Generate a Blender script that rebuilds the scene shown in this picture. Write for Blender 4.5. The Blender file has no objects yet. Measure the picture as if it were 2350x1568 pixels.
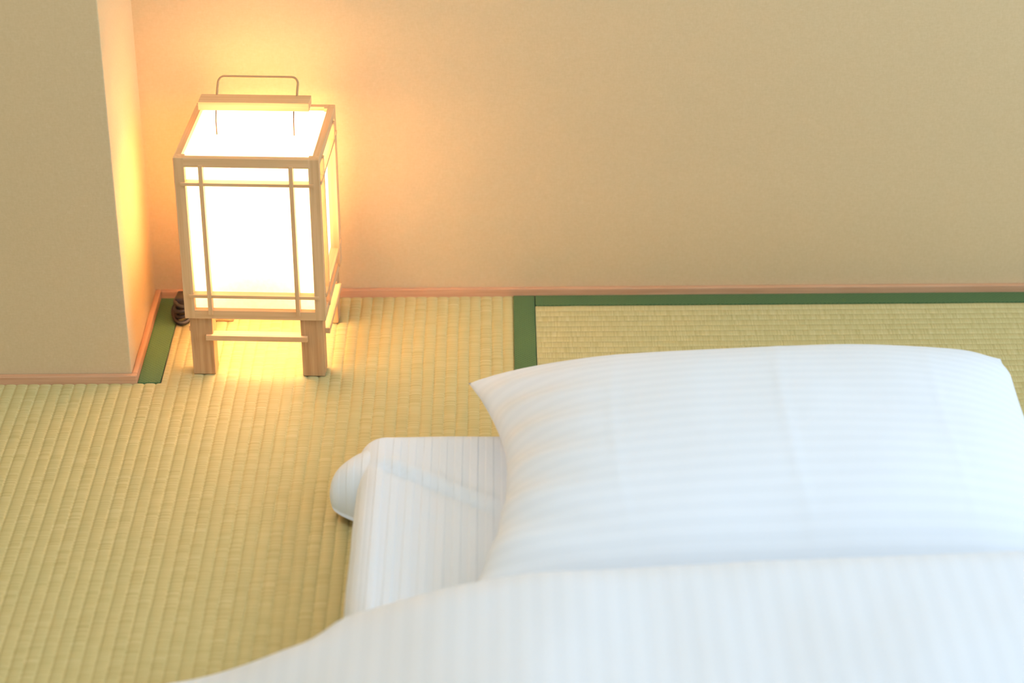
import bpy, bmesh, math, random
from mathutils import Vector, Matrix, noise
random.seed(7)

# ------------------------------------------------------------------ camera, light, exposure
SC = bpy.context.scene
COL = SC.collection
cam_data = bpy.data.cameras.new('camera')
cam = bpy.data.objects.new('camera', cam_data); COL.objects.link(cam)
SC.camera = cam
RV = Vector((0.99996463, -0.0069387, -0.0047524))
UV_ = Vector((0.00744955, 0.46851762, 0.88342274))
FV = Vector((0.00390322, 0.8834269, -0.46855274))
CP = Vector((-0.01547311, -2.96081038, 1.49682194))
cam.matrix_world = Matrix(((RV.x, UV_.x, -FV.x, CP.x), (RV.y, UV_.y, -FV.y, CP.y), (RV.z, UV_.z, -FV.z, CP.z), (0, 0, 0, 1)))
cam_data.sensor_width = 36.0
cam_data.lens = 36.0 * 5317.4 / 2350.0
cam_data.clip_start = 0.05
cam_data.dof.use_dof = True
cam_data.dof.focus_distance = 3.03
cam_data.dof.aperture_fstop = 3.4

SC.view_settings.view_transform = 'Standard'
SC.view_settings.look = 'None'
SC.view_settings.exposure = 0.0
SC.view_settings.gamma = 1.0
SC.view_settings.use_curve_mapping = False
SC.cycles.use_denoising = True
SC.cycles.max_bounces = 8
SC.cycles.diffuse_bounces = 4
SC.cycles.use_adaptive_sampling = True
SC.cycles.adaptive_threshold = 0.02
SC.cycles.transmission_bounces = 8

W_ = bpy.data.worlds.new('daylight_sky'); SC.world = W_; W_.use_nodes = True
bg = W_.node_tree.nodes['Background']
bg.inputs[0].default_value = (0.80, 0.90, 1.0, 1); bg.inputs[1].default_value = 1.0

def area_light(name, loc, aim, sx, sy, power, colour):
    d = bpy.data.lights.new(name, 'AREA'); d.shape = 'RECTANGLE'; d.size = sx; d.size_y = sy
    d.energy = power; d.color = colour
    o = bpy.data.objects.new(name, d); COL.objects.link(o)
    o.location = loc
    o.rotation_euler = (Vector(aim) - Vector(loc)).to_track_quat('-Z', 'Z').to_euler()
    return o
DAY = (0.60, 0.80, 1.03)
area_light('window_daylight_right', (2.30, -1.05, 1.30), (0, -1.05, 1.30), 1.8, 1.7, 54, DAY)
area_light('window_daylight_front', (0.35, -4.15, 1.30), (0.35, 0, 1.30), 2.9, 1.75, 28, DAY)
area_light('added_ceiling_fill', (-0.80, -1.0, 2.36), (-0.80, -1.0, 0), 0.55, 0.55, 16, (0.98, 0.96, 0.93))  # unseen fill added under the ceiling to brighten the left side; no fixture

# ------------------------------------------------------------------ helpers
def tag(o, label=None, cat=None, group=None, kind=None):
    if label: o['label'] = label
    if cat: o['category'] = cat
    if group: o['group'] = group
    if kind: o['kind'] = kind
    return o

def empty(name, loc=(0, 0, 0), rz=0.0):
    o = bpy.data.objects.new(name, None); COL.objects.link(o)
    o.location = loc; o.rotation_euler = (0, 0, rz); o.empty_display_size = 0.05
    return o

def link_mesh(name, me, mat, parent=None):
    o = bpy.data.objects.new(name, me); COL.objects.link(o)
    if mat: me.materials.append(mat)
    if parent: o.parent = parent
    return o

def from_bm(name, bm, mat, parent=None, smooth=False):
    me = bpy.data.meshes.new(name)
    bmesh.ops.recalc_face_normals(bm, faces=bm.faces)
    if smooth:
        for f in bm.faces: f.smooth = True
    bm.to_mesh(me); bm.free()
    return link_mesh(name, me, mat, parent)

def add_box(bm, x0, x1, y0, y1, z0, z1, bevel=0.0):
    r = bmesh.ops.create_cube(bm, size=1.0)
    vs = r['verts']
    bmesh.ops.scale(bm, verts=vs, vec=(x1 - x0, y1 - y0, z1 - z0))
    bmesh.ops.translate(bm, verts=vs, vec=((x0 + x1) / 2, (y0 + y1) / 2, (z0 + z1) / 2))
    if bevel > 0:
        es = list({e for v in vs for e in v.link_edges})
        bmesh.ops.bevel(bm, geom=es, offset=bevel, segments=2, affect='EDGES', profile=0.6)

def box(name, x0, x1, y0, y1, z0, z1, mat, parent=None, bevel=0.0):
    bm = bmesh.new(); add_box(bm, x0, x1, y0, y1, z0, z1, bevel)
    return from_bm(name, bm, mat, parent)

def tube(bm, pts, r, seg=8, closed=False):
    pts = [Vector(p) for p in pts]; n = len(pts); rings = []
    up = Vector((0.13, 0.21, 0.97)).normalized()
    for i, p in enumerate(pts):
        if closed: t = pts[(i + 1) % n] - pts[i - 1]
        else: t = pts[min(i + 1, n - 1)] - pts[max(i - 1, 0)]
        t.normalize()
        a = t.cross(up)
        if a.length < 1e-4: a = t.cross(Vector((1, 0, 0)))
        a.normalize(); b = t.cross(a)
        rings.append([bm.verts.new(p + a * math.cos(k * 2 * math.pi / seg) * r + b * math.sin(k * 2 * math.pi / seg) * r) for k in range(seg)])
    m = n if closed else n - 1
    for i in range(m):
        A, B = rings[i], rings[(i + 1) % n]
        for k in range(seg):
            bm.faces.new((A[k], A[(k + 1) % seg], B[(k + 1) % seg], B[k]))
    if not closed:
        bm.faces.new(rings[0]); bm.faces.new(rings[-1])

def smoothstep(a, b, x):
    t = max(0.0, min(1.0, (x - a) / (b - a))); return t * t * (3 - 2 * t)

# ------------------------------------------------------------------ materials
class NT:
    def __init__(self, name):
        self.m = bpy.data.materials.new(name); self.m.use_nodes = True
        self.t = self.m.node_tree; self.bsdf = self.t.nodes['Principled BSDF']
        self.out = self.t.nodes['Material Output']
    def n(self, typ, **kw):
        nd = self.t.nodes.new(typ)
        for k, v in kw.items(): setattr(nd, k, v)
        return nd
    def l(self, a, b): self.t.links.new(a, b)
    def math(self, op, a, b=None, c=None):
        nd = self.n('ShaderNodeMath', operation=op)
        for i, v in enumerate((a, b, c)):
            if v is None: continue
            if isinstance(v, (int, float)): nd.inputs[i].default_value = v
            else: self.l(v, nd.inputs[i])
        return nd.outputs[0]
    def noise(self, vec, scale, detail=2.0, rough=0.5):
        nd = self.n('ShaderNodeTexNoise'); nd.inputs['Scale'].default_value = scale
        nd.inputs['Detail'].default_value = detail; nd.inputs['Roughness'].default_value = rough
        if vec is not None: self.l(vec, nd.inputs['Vector'])
        return nd.outputs['Fac']
    def ramp(self, fac, stops):
        nd = self.n('ShaderNodeValToRGB'); cr = nd.color_ramp
        while len(cr.elements) < len(stops): cr.elements.new(0.5)
        for e, (p, c) in zip(cr.elements, stops): e.position = p; e.color = (*c, 1)
        self.l(fac, nd.inputs[0]); return nd.outputs[0]
    def mix(self, fac, a, b, mode='MIX'):
        nd = self.n('ShaderNodeMix', data_type='RGBA', blend_type=mode)
        for s, v in ((nd.inputs[0], fac), (nd.inputs[6], a), (nd.inputs[7], b)):
            if isinstance(v, (int, float)): s.default_value = v
            elif isinstance(v, tuple): s.default_value = (*v, 1)
            else: self.l(v, s)
        return nd.outputs[2]
    def bump(self, h, strength, dist):
        nd = self.n('ShaderNodeBump'); nd.inputs['Strength'].default_value = strength
        nd.inputs['Distance'].default_value = dist; self.l(h, nd.inputs['Height'])
        self.l(nd.outputs[0], self.bsdf.inputs['Normal']); return nd
    def coord(self, kind='Object'): return self.n('ShaderNodeTexCoord').outputs[kind]
    def scaled(self, vec, s):
        nd = self.n('ShaderNodeMapping'); nd.inputs['Scale'].default_value = s
        self.l(vec, nd.inputs['Vector']); return nd.outputs[0]
    def col(self, c):
        s = self.bsdf.inputs['Base Color']
        if isinstance(c, tuple): s.default_value = (*c, 1)
        else: self.l(c, s)
    def rough(self, v, spec=None):
        s = self.bsdf.inputs['Roughness']
        if isinstance(v, (int, float)): s.default_value = v
        else: self.l(v, s)
        if spec is not None: self.bsdf.inputs['Specular IOR Level'].default_value = spec

def mat_wall():
    m = NT('woven_wallpaper'); v = m.coord()
    h = m.noise(m.scaled(v, (420, 420, 190)), 1.0, 2.0)
    h2 = m.noise(m.scaled(v, (170, 170, 430)), 1.0, 2.0)
    f = m.math('ADD', m.math('MULTIPLY', h, 0.5), m.math('MULTIPLY', h2, 0.5))
    fib = m.noise(v, 130.0, 3.0, 0.65)
    c = m.ramp(f, [(0.30, (0.59, 0.44, 0.245)), (0.70, (0.635, 0.48, 0.275))])
    c = m.mix(m.ramp(fib, [(0.62, (0, 0, 0)), (0.74, (0.25, 0.25, 0.25))]), c, (0.70, 0.56, 0.35))
    m.col(c); m.rough(0.9, 0.2); m.bump(f, 0.15, 0.0010)
    return m.m

def mat_plain(name, c, r=0.8, spec=0.3):
    m = NT(name); v = m.coord()
    f = m.noise(v, 60.0, 3.0)
    m.col(m.ramp(f, [(0.3, tuple(x * 0.94 for x in c)), (0.7, c)])); m.rough(r, spec)
    return m.m

def mat_tatami():
    m = NT('woven_rush'); v = m.coord()
    s = m.n('ShaderNodeSeparateXYZ'); m.l(v, s.inputs[0])
    idx = m.math('FLOOR', m.math('DIVIDE', s.outputs[0], RIDGE))
    off = m.math('MULTIPLY', idx, 7.31)
    def strand(k, seedmul, detail):
        c = m.n('ShaderNodeCombineXYZ'); m.l(m.math('MULTIPLY', off, seedmul), c.inputs[0])
        m.l(m.math('MULTIPLY', s.outputs[1], k), c.inputs[1]); return m.noise(c.outputs[0], 1.0, detail)
    fine = strand(520.0, 1.0, 1.0); mid = strand(150.0, 1.7, 2.0); big = m.noise(v, 9.0, 3.0)
    f = m.math('ADD', m.math('MULTIPLY', fine, 0.8), m.math('MULTIPLY', mid, 0.2))
    c = m.ramp(f, [(0.30, (0.41, 0.335, 0.135)), (0.50, (0.51, 0.43, 0.195)), (0.70, (0.58, 0.50, 0.255))])
    c = m.mix(m.math('MULTIPLY', big, 0.35), c, (0.50, 0.46, 0.20))
    m.col(c); m.rough(0.55, 0.35)
    m.bump(f, 0.3, 0.0009)
    return m.m

def mat_band():
    m = NT('green_band_cloth'); v = m.coord()
    s = m.n('ShaderNodeSeparateXYZ'); m.l(v, s.inputs[0])
    a = m.math('SINE', m.math('MULTIPLY', m.math('ADD', s.outputs[0], s.outputs[1]), 520.0))
    b = m.math('SINE', m.math('MULTIPLY', m.math('SUBTRACT', s.outputs[0], s.outputs[1]), 520.0))
    d = m.math('MAXIMUM', m.math('POWER', m.math('ABSOLUTE', a), 6.0), m.math('POWER', m.math('ABSOLUTE', b), 6.0))
    fn = m.noise(v, 900.0, 2.0)
    c = m.ramp(fn, [(0.3, (0.050, 0.105, 0.036)), (0.7, (0.080, 0.155, 0.058))])
    c = m.mix(m.math('MULTIPLY', d, 0.35), c, (0.13, 0.20, 0.07))
    m.col(c); m.rough(0.75, 0.3); m.bump(m.math('ADD', fn, d), 0.35, 0.0006)
    return m.m

def mat_wood(axis, name, c0, c1, freq=150.0, r=0.5):
    m = NT(name); v = m.coord()
    sc = [freq, freq, freq]; sc[axis] = freq * 0.03
    f = m.noise(m.scaled(v, tuple(sc)), 1.0, 3.0, 0.6)
    m.col(m.ramp(f, [(0.32, c0), (0.66, c1)])); m.rough(r, 0.35)
    m.bump(f, 0.15, 0.0004)
    return m.m

def mat_paper(name='translucent_shade_panel', through=0.62):
    m = NT(name); t = m.t
    v = m.coord(); f = m.noise(v, 220.0, 3.0)
    c = m.ramp(f, [(0.3, (0.86, 0.84, 0.79)), (0.7, (0.93, 0.91, 0.87))])
    tr = m.n('ShaderNodeBsdfTranslucent'); m.l(c, tr.inputs[0])
    df = m.n('ShaderNodeBsdfDiffuse'); m.l(c, df.inputs[0])
    mx = m.n('ShaderNodeMixShader'); mx.inputs[0].default_value = through
    m.l(df.outputs[0], mx.inputs[1]); m.l(tr.outputs[0], mx.inputs[2])
    m.l(mx.outputs[0], m.out.inputs[0])
    return m.m

def mat_sheet(name, axis, period, check=0.0):
    """white cotton sateen; satin stripes woven along one direction of the cloth (its UV, in metres)"""
    m = NT(name); uv = m.n('ShaderNodeUVMap'); uv.uv_map = 'cloth'
    s = m.n('ShaderNodeSeparateXYZ'); m.l(uv.outputs[0], s.inputs[0])
    w = m.math('SINE', m.math('MULTIPLY', s.outputs[axis], 2 * math.pi / period))
    st = m.math('MULTIPLY_ADD', m.math('MULTIPLY', w, 3.0), 0.5, 0.5)
    nd = m.n('ShaderNodeClamp'); m.l(st, nd.inputs[0]); st = nd.outputs[0]
    c = m.mix(st, (0.715, 0.775, 0.855), (0.735, 0.795, 0.875))
    m.col(c)
    m.rough(m.math('MULTIPLY_ADD', st, -0.12, 0.78), 0.35)
    m.bsdf.inputs['Sheen Weight'].default_value = 0.15
    h = m.math('MULTIPLY', st, 0.16)
    if check:
        pk = m.noise(m.scaled(uv.outputs[0], (55.0, 26.0, 1.0)), 1.0, 2.0)
        h = m.math('ADD', h, m.math('MULTIPLY', m.math('MULTIPLY', st, pk), check))
    wr = m.noise(uv.outputs[0], 28.0, 3.0)
    m.bump(m.math('ADD', h, m.math('MULTIPLY', wr, 0.9)), 0.35, 0.002)
    return m.m

RIDGE = 0.0155
M = {
    'wall': mat_wall(), 'tatami': mat_tatami(), 'band': mat_band(),
    'ceiling': mat_plain('ceiling_paper', (0.80, 0.78, 0.72)),
    'subfloor': mat_plain('subfloor_board', (0.42, 0.34, 0.22)),
    'base_x': mat_wood(0, 'baseboard_wood_x', (0.52, 0.27, 0.14), (0.62, 0.35, 0.20), 260),
    'base_y': mat_wood(1, 'baseboard_wood_y', (0.52, 0.27, 0.14), (0.62, 0.35, 0.20), 260),
    'wood_x': mat_wood(0, 'cypress_x', (0.60, 0.355, 0.165), (0.72, 0.465, 0.24), 190),
    'wood_y': mat_wood(1, 'cypress_y', (0.60, 0.355, 0.165), (0.72, 0.465, 0.24), 190),
    'wood_z': mat_wood(2, 'cypress_z', (0.60, 0.355, 0.165), (0.72, 0.465, 0.24), 190),
    'leg': mat_wood(2, 'cypress_leg', (0.42, 0.22, 0.09), (0.58, 0.35, 0.17), 260),
    'paper': mat_paper(), 'plate': mat_paper('added_diffuser_disc', 0.85),
    'cord': mat_plain('black_rubber', (0.018, 0.015, 0.014), 0.45, 0.5),
    'wire': mat_plain('brass_wire', (0.46, 0.27, 0.11), 0.4, 0.5),
    'dark_wire': mat_plain('dark_steel_wire', (0.06, 0.035, 0.02), 0.5, 0.3),
    'socket': mat_plain('white_ceramic', (0.8, 0.78, 0.74), 0.3, 0.5),
    'pillow': mat_sheet('pillowcase_sateen', 1, 0.0185),
    'duvet': mat_sheet('duvet_sateen', 0, 0.0215),
    'sheet': mat_sheet('mattress_sheet_sateen', 0, 0.0185, 2.2),
}

# ------------------------------------------------------------------ room
X0, X1, Y0, Y1, ZC = -1.75, 2.35, -4.20, 0.008, 2.40
T = 0.10
NX, NY = -0.512, -0.242          # niche corner of the projecting wall
tag(box('floor', X0, X1, Y0, Y1 + T, -0.10, -0.04, M['subfloor']), kind='structure')
tag(box('ceiling', X0 - T, X1 + T, Y0 - T, Y1 + T, ZC, ZC + 0.1, M['ceiling']), kind='structure')
tag(box('wall_back', NX - 0.02, X1 + T, Y1, Y1 + T, -0.04, ZC, M['wall']), kind='structure')
tag(box('wall_left', X0, NX, NY, Y1 + T, -0.04, ZC, M['wall'], bevel=0.0015), kind='structure')
tag(box('wall_outer', X0 - T, X0, Y0, Y1 + T, -0.04, ZC, M['wall']), kind='structure')

def wall_open(name, axis, at, a0, a1, b0, b1, z0, z1):
    """wall with one window opening; axis 0 = wall of constant x, 1 = wall of constant y"""
    bm = bmesh.new()
    for (p, q, r, s) in ((a0, b0, -0.04, ZC), (b1, a1, -0.04, ZC), (b0, b1, -0.04, z0), (b0, b1, z1, ZC)):
        if axis == 0: add_box(bm, at, at + T, p, q, r, s)
        else: add_box(bm, p, q, at - T, at, r, s)
    return tag(from_bm(name, bm, M['wall']), kind='structure')
wall_open('wall_right', 0, X1, Y0, Y1, -1.95, -0.15, 0.45, 2.15)
wall_open('wall_front', 1, Y0, X0, X1, -1.10, 1.80, 0.43, 2.18)
def win(name, axis, at, b0, b1, z0, z1):
    root = empty(name, (0, 0, 0)); tag(root, kind='structure')
    f = 0.045
    def bar(n, p, q, r, s, d):
        if axis == 0: box(n, at + 0.02, at + 0.02 + d, p, q, r, s, M['wood_y'], root)
        else: box(n, p, q, at - 0.02 - d, at - 0.02, r, s, M['wood_x'], root)
    bar('frame_rail', b0, b1, z0, z0 + f, 0.06); bar('frame_rail', b0, b1, z1 - f, z1, 0.06)
    bar('frame_post', b0, b0 + f, z0 + f, z1 - f, 0.06); bar('frame_post', b1 - f, b1, z0 + f, z1 - f, 0.06)
    bar('mullion', (b0 + b1) / 2 - f / 2, (b0 + b1) / 2 + f / 2, z0 + f, z1 - f, 0.05)
win('window_1', 0, X1, -1.95, -0.15, 0.45, 2.15)
win('window_2', 1, Y0, -1.10, 1.80, 0.43, 2.18)

BB = 0.0115
def skirting(name, x0, x1, y0, y1, mat):
    bm = bmesh.new(); add_box(bm, x0, x1, y0, y1, -0.04, BB, 0.0018)
    return tag(from_bm(name, bm, mat), kind='structure')
skirting('baseboard_back', NX + 0.008, X1, 0.0002, Y1, M['base_x'])
skirting('baseboard_left', X0, NX + 0.008, NY - 0.008, NY, M['base_x'])
skirting('baseboard_niche', NX, NX + 0.008, NY, Y1, M['base_y'])

# ------------------------------------------------------------------ tatami mats
PROFILE = [(0.0, -0.0018), (0.07, -0.0009), (0.22, -0.0002), (0.5, 0.0), (0.78, -0.0002), (0.93, -0.0009)]
def woven(name, x0, x1, y0, y1, parent, cut=None, seed=0):
    """ribbed rush surface, ribs along local y; cut=(xc, yc): ribs left of xc stop at yc"""
    verts, faces = [], []
    n = max(1, round((x1 - x0) / RIDGE)); w = (x1 - x0) / n
    cols = []
    for i in range(n):
        for t, z in PROFILE: cols.append((x0 + (i + t) * w, z, i, t))
    cols.append((x1, -0.0018, n, 0.0))
    def strip(cs, ya, yb):
        m = max(2, round((yb - ya) / 0.02)); base = len(verts)
        for (x, z, i, t) in cs:
            for j in range(m + 1):
                y = ya + (yb - ya) * j / m
                jx = 0.0007 * noise.noise((i * 3.7 + seed, y * 22.0, 0.0)) if 0 < j < m else 0.0
                jz = 0.00025 * noise.noise((i * 5.1, y * 60.0, seed + 3.0)) if t > 0 else 0.0
                verts.append((min(max(x + jx, x0), x1), y, z + jz))
        for a in range(len(cs) - 1):
            for j in range(m):
                p = base + a * (m + 1) + j
                faces.append((p, p + m + 1, p + m + 2, p + 1))
    if cut:
        k = next(i for i, c in enumerate(cols) if c[0] >= cut[0] - 1e-6)
        strip(cols[:k + 1], y0, cut[1]); strip(cols[k:], y0, y1)
    else: strip(cols, y0, y1)
    me = bpy.data.meshes.new(name); me.from_pydata(verts, [], faces); me.update()
    me.polygons.foreach_set('use_smooth', [True] * len(me.polygons))
    return link_mesh(name, me, M['tatami'], parent)

def band(x0, x1, y0, y1, parent, end=False):
    bm = bmesh.new()
    add_box(bm, x0, x1, y0, y1, -0.039, 0.0010, 0.0007)
    return from_bm('edge_band', bm, M['band'], parent)

BW = 0.030
def mat(label, loc, rz, width, length, cut=None, niche=None, seed=0):
    """local frame: x across the mat, y along it; origin at its back right corner"""
    root = empty('tatami_mat', loc, rz)
    tag(root, label, 'tatami mat', 'tatami mats covering the floor')
    woven('woven_surface', -width + BW, -BW, -length, 0, root, cut, seed)
    y_end = cut[1] if cut else 0
    if cut:
        bm = bmesh.new()
        add_box(bm, -width + 0.001, cut[0], -length, cut[1] - 0.001, -0.039, -0.003)
        add_box(bm, cut[0], -0.001, -length, -0.0005, -0.039, -0.003)
        from_bm('core', bm, M['subfloor'], root)
    else:
        box('core', -width + 0.001, -0.001, -length, -0.0005, -0.039, -0.003, M['subfloor'], root)
    band(-BW, 0, -length, -0.0002, root)
    band(-width, -width + BW, -length, y_end - 0.0002, root)
    if niche: band(niche, niche + BW, cut[1] + 0.0005, -0.0002, root)
    return root
# mat beside the wall corner: ribs run towards the camera, notched round the projecting wall
XL = -0.5037 - BW            # niche edge in the mat frame (origin x = 0.030)
mat('long rush tatami mat under the lamp, notched round the projecting wall', (BW, 0, 0), 0, 0.88, 1.76,
    cut=(XL + BW, -0.2502), niche=XL, seed=1)
def rot_mat(label, x_left, y_back, seed):      # ribs along x: turned a quarter
    # local +x -> world +y ; local -y -> world +x
    return mat(label, (x_left, y_back, 0), math.pi / 2, 0.88, 1.76, seed=seed)
rot_mat('rush tatami mat lying lengthwise along the back wall behind the pillow', BW + 0.0008, 0, 2)
rot_mat('rush tatami mat beneath the futon, beside the mat along the back wall', BW + 0.0008, -0.8808, 3)
mat('rush tatami mat along the outer side wall, left of the notched mat', (BW - 0.8808, -0.252, 0), 0, 0.88, 1.508, seed=4)
rot_mat('rush tatami mat crosswise at the foot of the notched mat', BW - 1.7608, -1.7612, 5)
rot_mat('rush tatami mat under the foot of the bed', BW + 0.0008, -1.7616, 6)
rot_mat('rush tatami mat below the front window, towards the outer wall', BW - 1.7608, -2.6424, 7)
rot_mat('rush tatami mat below the front window, towards the side window', BW + 0.0008, -2.6424, 8)

# ------------------------------------------------------------------ lantern lamp
LW = 0.1876; LH = 0.3167; HW = LW / 2
lamp = empty('floor_lantern', (-0.3378, -0.1405, 0.0008), -0.0553)
tag(lamp, 'lit square wooden floor lantern with white panels and a carrying handle', 'lamp')
PW = 0.0138; ZB = 0.0855; RT = 0.0128; RD = 0.009
for sx in (-1, 1):
    for sy in (-1, 1):
        xa, xb = sorted((sx * HW, sx * (HW - PW))); ya, yb = sorted((sy * HW, sy * (HW - PW)))
        box('corner_post', xa, xb, ya, yb, ZB, LH, M['wood_z'], lamp, 0.0006)
        xa, xb = sorted((sx * 0.0889, sx * 0.0589)); ya, yb = sorted((sy * 0.0905, sy * 0.0640))
        box('leg', xa, xb, ya, yb, 0.0, ZB + 0.010, M['leg'], lamp, 0.0008)
ins = HW - PW + 0.0005
def side(rz):
    """one side of the lantern, made facing local -y and turned by rz"""
    R = Matrix.Rotation(rz, 4, 'Z'); wx = M['wood_x'] if abs(math.cos(rz)) > 0.5 else M['wood_y']
    def pc(name, x0, x1, y0, y1, z0, z1, m, bev=0.0005):
        bm = bmesh.new(); add_box(bm, x0, x1, y0, y1, z0, z1, bev)
        bmesh.ops.transform(bm, matrix=R, verts=bm.verts)
        return from_bm(name, bm, m, lamp)
    pc('top_rail', -ins, ins, -HW, -HW + RD, LH - RT, LH, wx)
    pc('bottom_rail', -ins, ins, -HW, -HW + RD, ZB, ZB + 0.0122, wx)
    pc('shade_panel', -ins - 0.003, ins + 0.003, -HW + 0.0100, -HW + 0.0112, ZB + 0.002, LH - 0.006, M['paper'], 0)
    for xc in (-0.0590, 0.0575):
        pc('lattice_strip', xc - 0.0027, xc + 0.0027, -HW - 0.0024, -HW + 0.0095, 0.0925, 0.3075, M['wood_z'], 0.0003)
    for zc in (0.2805, 0.1192):
        pc('lattice_strip', -0.0862, 0.0862, -HW - 0.0018, -HW + 0.0098, zc - 0.0022, zc + 0.0022, wx, 0.0003)
    pc('stretcher', -0.0680, 0.0680, -HW - 0.0012, -HW + 0.0140, 0.0533, 0.0608, wx, 0.0005)
for k in range(4): side(k * math.pi / 2)
box('shade_panel', -HW + RD - 0.001, HW - RD + 0.001, -HW + RD - 0.001, HW - RD + 0.001, LH - 0.0062, LH - 0.0050, M['paper'], lamp)
# handle: wooden bar held up by a bent wire bail
hb = box('handle_bar', -0.0745, 0.0712, 0.0005, 0.0290, 0.3442, 0.3557, M['wood_x'], lamp, 0.0006)
for x in (-0.0515, 0.0508):
    bm = bmesh.new(); tube(bm, [(x, -0.003, LH - 0.006), (x - 0.0002, -0.002, 0.330), (x, 0.004, 0.346)], 0.0009, 6)
    from_bm('handle_wire', bm, M['dark_wire'], lamp, True)
bm = bmesh.new()
pts = [(-0.0535, 0.024, 0.352), (-0.0535, 0.034, 0.362)]
zt = 0.3745; yt = 0.045; r = 0.008
for a in range(0, 91, 15):
    c, s = math.cos(math.radians(a)), math.sin(math.radians(a))
    pts.append((-0.0535 + r - r * c, yt - 0.6 * r + 0.6 * r * s, zt - r + r * s))
for a in range(90, -1, -15):
    c, s = math.cos(math.radians(a)), math.sin(math.radians(a))
    pts.append((0.0525 - r + r * c, yt - 0.6 * r + 0.6 * r * s, zt - r + r * s))
pts += [(0.0525, 0.034, 0.362), (0.0525, 0.024, 0.352)]
tube(bm, pts, 0.0016, 8)
from_bm('handle_bail', bm, M['wire'], lamp, True)
# bulb hanging from a holder on a cross bar inside the shade
box('bulb_bar', -HW + 0.006, HW - 0.006, -0.005, 0.005, 0.0905, 0.0955, M['wood_x'], lamp, 0.0005)
bm = bmesh.new()
bmesh.ops.create_cone(bm, cap_ends=True, segments=20, radius1=0.005, radius2=0.005, depth=0.085, matrix=Matrix.Translation((0, 0, 0.1375)))
bmesh.ops.create_cone(bm, cap_ends=True, segments=20, radius1=0.012, radius2=0.011, depth=0.022, matrix=Matrix.Translation((0, 0, 0.190)))
from_bm('bulb_holder', bm, M['socket'], lamp)
bm = bmesh.new()
bmesh.ops.create_circle(bm, cap_ends=True, segments=32, radius=0.055, matrix=Matrix.Translation((0, 0, 0.186)))
from_bm('added_diffuser_disc', bm, M['plate'], lamp)  # unseen disc added under the bulb to soften its light on the floor
bulb_m = NT('lit_bulb_glass')
em = bulb_m.n('ShaderNodeEmission'); em.inputs[0].default_value = (1.0, 0.59, 0.32, 1); em.inputs[1].default_value = 1900.0
bulb_m.l(em.outputs[0], bulb_m.out.inputs[0])
bm = bmesh.new()
prof = [(r, z + 0.074) for (r, z) in ((0.010, 0.126), (0.012, 0.135), (0.019, 0.150), (0.0255, 0.166), (0.0275, 0.180), (0.0245, 0.194), (0.015, 0.204), (0.0, 0.2075))]
rings = []
for (r, z) in prof:
    if r == 0: rings.append([bm.verts.new((0, 0, z))]); continue
    rings.append([bm.verts.new((r * math.cos(k * math.pi / 8), r * math.sin(k * math.pi / 8), z)) for k in range(16)])
for A, B in zip(rings, rings[1:]):
    for k in range(16):
        if len(B) == 1: bm.faces.new((A[k], A[(k + 1) % 16], B[0]))
        else: bm.faces.new((A[k], A[(k + 1) % 16], B[(k + 1) % 16], B[k]))
bm.faces.new(rings[0])
from_bm('light_bulb', bm, bulb_m.m, lamp, True)
# bundled mains cord behind the lantern
bm = bmesh.new()
for k in range(4):
    cx, cy, cz = -0.130 + 0.002 * k, 0.078 + 0.003 * (k % 2), 0.0075 + 0.0055 * k
    loop = []
    for a in range(20):
        t = a * 2 * math.pi / 20
        loop.append((cx + 0.016 * math.cos(t) + 0.002 * math.sin(2 * t + k), cy + 0.030 * math.sin(t), cz + 0.004 * math.sin(t + k * 1.3)))
    tube(bm, loop, 0.0032, 7, True)
tail = [(-0.110, 0.085, 0.012), (-0.09, 0.100, 0.006), (-0.06, 0.108, 0.004), (-0.02, 0.104, 0.004), (0.0, 0.09, 0.006), (0.0, 0.06, 0.03), (0.0, 0.02, 0.075), (0.0, 0.0, 0.091)]
tube(bm, tail, 0.0028, 7)
pc_ = from_bm('power_cord', bm, M['cord'], lamp, True)
plug = box('plug', -0.140, -0.118, 0.064, 0.090, 0.018, 0.034, M['cord'], pc_, 0.003)

# ------------------------------------------------------------------ bed
def cloth_mesh(name, verts, faces, uvs, mat, parent=None):
    me = bpy.data.meshes.new(name); me.from_pydata(verts, [], faces); me.update()
    ul = me.uv_layers.new(name='cloth')
    for lp in me.loops: ul.data[lp.index].uv = uvs[lp.vertex_index]
    me.polygons.foreach_set('use_smooth', [True] * len(me.polygons))
    return link_mesh(name, me, mat, parent)

def shell(nu, nv, top, bot):
    """closed cushion: grid of top points and grid of bottom points sharing their rim"""
    verts, uvs, idt, idb = [], [], {}, {}
    for i in range(nu + 1):
        for j in range(nv + 1):
            p, w = top(i / nu, j / nv); idt[i, j] = len(verts); verts.append(p); uvs.append(w)
    for i in range(nu + 1):
        for j in range(nv + 1):
            if i in (0, nu) or j in (0, nv): idb[i, j] = idt[i, j]; continue
            p, w = bot(i / nu, j / nv); idb[i, j] = len(verts); verts.append(p); uvs.append(w)
    faces = []
    for i in range(nu):
        for j in range(nv):
            faces.append((idt[i, j], idt[i + 1, j], idt[i + 1, j + 1], idt[i, j + 1]))
            faces.append((idb[i, j], idb[i, j + 1], idb[i + 1, j + 1], idb[i + 1, j]))
    return verts, faces, uvs

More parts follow.
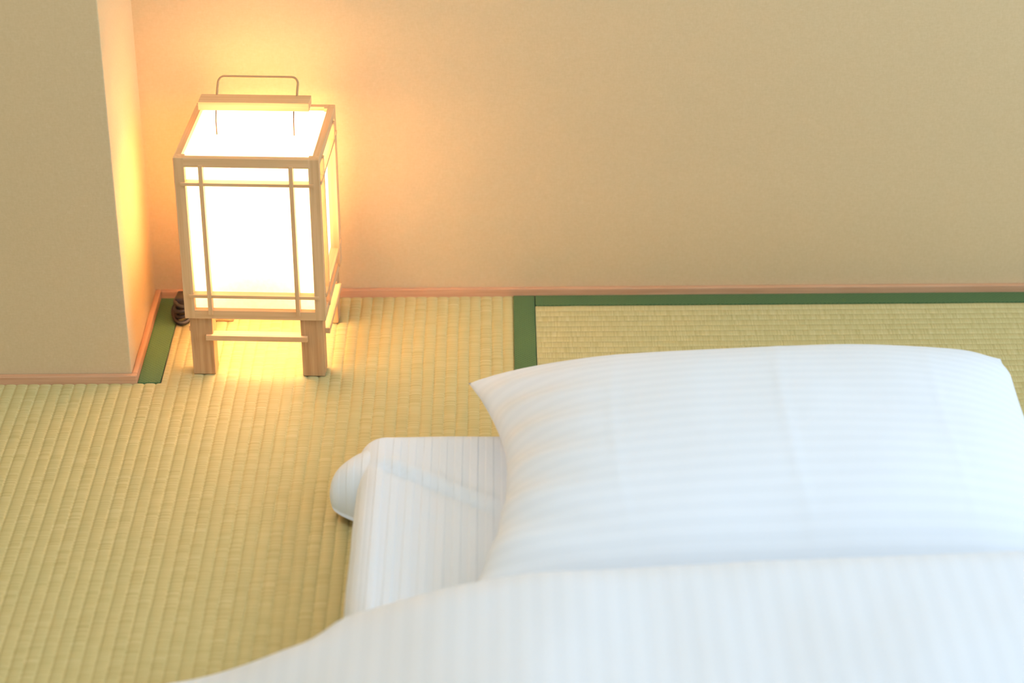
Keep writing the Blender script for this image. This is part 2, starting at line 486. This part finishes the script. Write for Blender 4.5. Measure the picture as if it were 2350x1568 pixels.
# futon: x -0.19..0.86, y -0.51..-2.5
FX0, FX1, FY1, FY0, FZ = -0.192, 0.86, -0.512, -2.50, 0.080
futon = empty('futon', ((FX0 + FX1) / 2, (FY0 + FY1) / 2, 0.0012))
tag(futon, 'white futon mattress in a striped sheet lying on the tatami', 'futon')
def warp(t, k):        # cluster samples near both ends
    return 0.5 - 0.5 * math.cos(math.pi * t) if k else t
def futon_pt(u, v, sgn):
    a, b = warp(u, 1), warp(v, 1)
    x = FX0 + (FX1 - FX0) * a; y = FY0 + (FY1 - FY0) * b
    dx = min(x - FX0, FX1 - x); dy = min(y - FY0, FY1 - y)
    R = 0.034
    # superellipse edge
    ex = 1 - min(dx / R, 1.0); ey = 1 - min(dy / R, 1.0)
    e = min(1.0, math.sqrt(ex * ex + ey * ey))
    hz = math.sqrt(max(0.0, 1 - e ** 2.2))
    if sgn > 0:
        z = 0.040 + 0.040 * hz
        n = 0.0020 * noise.noise((x * 6, y * 6, 1.0)) + 0.0010 * noise.noise((x * 25, y * 18, 4.0))
        # crease across the head end of the sheet
        d = ((x + 0.165) * 0.62 + (y + 0.60) * 0.78)
        along = (x + 0.165) * 0.78 - (y + 0.60) * 0.62
        n -= 0.0050 * math.exp(-(d / 0.005) ** 2) * smoothstep(-0.02, 0.02, along) * (1 - smoothstep(0.14, 0.22, along))
        n += 0.0040 * math.exp(-((d - 0.016) / 0.010) ** 2) * smoothstep(-0.02, 0.02, along) * (1 - smoothstep(0.14, 0.22, along))
        z += n * hz
    else:
        z = 0.040 - 0.040 * hz ** 0.6
    x += 0.004 * noise.noise((0.0, y * 7, 2.0)) * ex
    y += 0.004 * noise.noise((x * 7, 0.0, 5.0)) * ey
    c = futon.location
    return (x - c.x, y - c.y, z), (x, y)
v_, f_, u_ = shell(150, 200, lambda u, v: futon_pt(u, v, 1), lambda u, v: futon_pt(u, v, -1))
cloth_mesh('mattress', v_, f_, u_, M['sheet'], futon)
# loose gathered corner of the sheet bulging out at the head end
verts, faces, uvs = [], [], []
nu, nv = 26, 14
for side_ in (0, 1):
    for i in range(nu + 1):
        t = i / nu
        yy = -0.530 - 0.083 * t
        out = 0.041 * math.sin(math.pi * t ** 1.25) ** 0.95
        for j in range(nv + 1):
            s = j / nv
            ang = s * math.pi * 0.62
            x = FX0 + 0.026 - (out + 0.020) * math.sin(ang) / math.sin(min(math.pi / 2, math.pi * 0.62)) + 0.003 * math.sin(9 * t + 4 * s) * s
            z = (0.045 + 0.028 * smoothstep(0, 0.3, t)) * (1 - s ** 1.5 * 0.86) + 0.004 * math.sin(math.pi * t)
            y = yy - 0.010 * s * (t - 0.5) * 2
            off = 0.0016 * side_
            verts.append((x + off - futon.location.x, y - futon.location.y, z - off)); uvs.append((x, y))
off = (nu + 1) * (nv + 1)
for i in range(nu):
    for j in range(nv):
        a = i * (nv + 1) + j
        q = (a, a + 1, a + nv + 2, a + nv + 1)
        faces.append(q); faces.append(tuple(off + k for k in reversed(q)))
def rim(seq):
    for a, b in zip(seq, seq[1:]): faces.append((a, b, b + off, a + off))
rim([j for j in range(nv + 1)]); rim([i * (nv + 1) + nv for i in range(nu + 1)])
rim([nu * (nv + 1) + j for j in range(nv, -1, -1)]); rim([i * (nv + 1) for i in range(nu, -1, -1)])
cloth_mesh('sheet_corner', verts, faces, uvs, M['sheet'], futon)

# pillow
PCX, PCY, PHX, PHY = 0.280, -0.700, 0.338, 0.232
def pillow_pt(u, v, sgn):
    a = -math.cos(math.pi * u) * 0.35 + (2 * u - 1) * 0.65
    b = -math.cos(math.pi * v) * 0.35 + (2 * v - 1) * 0.65
    conc = 0.046 if a < 0 else 0.012
    x = PCX + a * ((PHX if a < 0 else 0.320) - conc * (1 - b * b) ** 1.0 * abs(a) ** 1.5)
    y = PCY + b * (PHY - 0.012 * (1 - a * a) * 0 - (0.0 if b < 0 else 0.020 if a < 0 else 0.006) * abs(a) ** 6)
    if a > 0.80 and b > 0.7:       # right back corner is tucked in round
        k = smoothstep(0.80, 1.0, a) * smoothstep(0.7, 1.0, b); x -= 0.009 * k; y -= 0.006 * k
    puff = ((1 - abs(a) ** 2.6) * (1 - abs(b) ** 2.4)) ** 0.52
    seam = 0.140 + 0.012 * a
    if b < 0: seam -= 0.022 * (-b) ** 2
    if sgn > 0:
        hgt = 0.070 * puff * (1.0 + 0.12 * b)
        z = seam + hgt
        w = 0.0035 * noise.noise((x * 9, y * 9, 3.0)) * puff
        # radiating gathers by the left end
        k = smoothstep(-0.45, -0.95, a)
        w += 0.0032 * k * math.sin(22 * b + 9 * a) * (1 - abs(b) ** 4)
        # pressed creases across the case
        for xc, d in ((0.107, 0.0005), (0.300, 0.0009), (0.478, 0.0006)):
            w += d * math.exp(-((x - xc - 0.02 * (b * b)) / 0.005) ** 2) * (1 - abs(b) ** 3)
        z += w
    else:
        z = max(0.0850, seam - 0.085 * puff)
    return (x - PCX, y - PCY, z - 0.0850), (a * PHX, b * PHY)
v_, f_, u_ = shell(130, 90, lambda u, v: pillow_pt(u, v, 1), lambda u, v: pillow_pt(u, v, -1))
pillow = cloth_mesh('pillow', v_, f_, u_, M['pillow'])
pillow.location = (PCX, PCY, 0.0850)
tag(pillow, 'plump white striped pillow at the head of the futon', 'pillow')

# duvet
DX0, DX1, DY1, DY0 = -0.440, 1.06, -0.955, -2.56
XP = [(-0.46, 0.035), (-0.40, 0.036), (-0.33, 0.056), (-0.18, 0.127), (-0.03, 0.182), (0.14, 0.198), (0.43, 0.212), (0.60, 0.213), (0.80, 0.190), (0.92, 0.130), (1.0, 0.07), (1.06, 0.04)]
def lerp_tab(tab, x):
    if x <= tab[0][0]: return tab[0][1]
    for i in range(len(tab) - 1):
        (xa, ya), (xb, yb) = tab[i], tab[i + 1]
        if x <= xb:
            y0 = tab[max(i - 1, 0)]; y3 = tab[min(i + 2, len(tab) - 1)]
            ma = (yb - y0[1]) / (xb - y0[0]); mb = (y3[1] - ya) / (y3[0] - xa)
            t = (x - xa) / (xb - xa); d = xb - xa
            return (2*t**3 - 3*t*t + 1) * ya + (t**3 - 2*t*t + t) * d * ma + (-2*t**3 + 3*t*t) * yb + (t**3 - t*t) * d * mb
    return tab[-1][1]
def under(x):
    return 0.003 + 0.0845 * smoothstep(FX0 - 0.035, FX0 + 0.012, x) * (1 - smoothstep(FX1 - 0.012, FX1 + 0.035, x))
def duvet_pt(u, v, sgn):
    a, b = warp(u, 1), warp(v, 1)
    x = DX0 + (DX1 - DX0) * a; y = DY0 + (DY1 - DY0) * b
    dx = min(x - DX0, DX1 - x); dy = min(y - DY0, DY1 - y)
    R = 0.075
    ex = 1 - min(dx / R, 1.0); ey = 1 - min(dy / R, 1.0)
    e = min(1.0, math.sqrt(ex * ex + ey * ey)); hz = math.sqrt(max(0.0, 1 - e ** 2.4))
    lo = under(x); hi = lerp_tab(XP, x)
    back = DY1 - y
    hi = lo + (hi - lo) * (1 - 0.22 * smoothstep(0.16, 0.7, back))
    hi += 0.010 * noise.noise((x * 3.5, y * 3.5, 8.0)) * smoothstep(0.02, 0.25, back)
    hi += 0.002 * noise.noise((x * 14, y * 9, 2.0))
    hi = max(hi, lo + 0.02)
    mid = lo + (hi - lo) * 0.45
    z = mid + (hi - mid) * hz if sgn > 0 else mid - (mid - lo) * hz ** 0.7
    y += 0.006 * noise.noise((x * 4, 0.3, 1.0)) * ey
    return (x - 0.31, y + 1.75, z), (x, y)
v_, f_, u_ = shell(150, 130, lambda u, v: duvet_pt(u, v, 1), lambda u, v: duvet_pt(u, v, -1))
duvet = cloth_mesh('duvet', v_, f_, u_, M['duvet'])
duvet.location = (0.31, -1.75, 0.0)
tag(duvet, 'puffy white striped duvet spread over the futon', 'duvet')
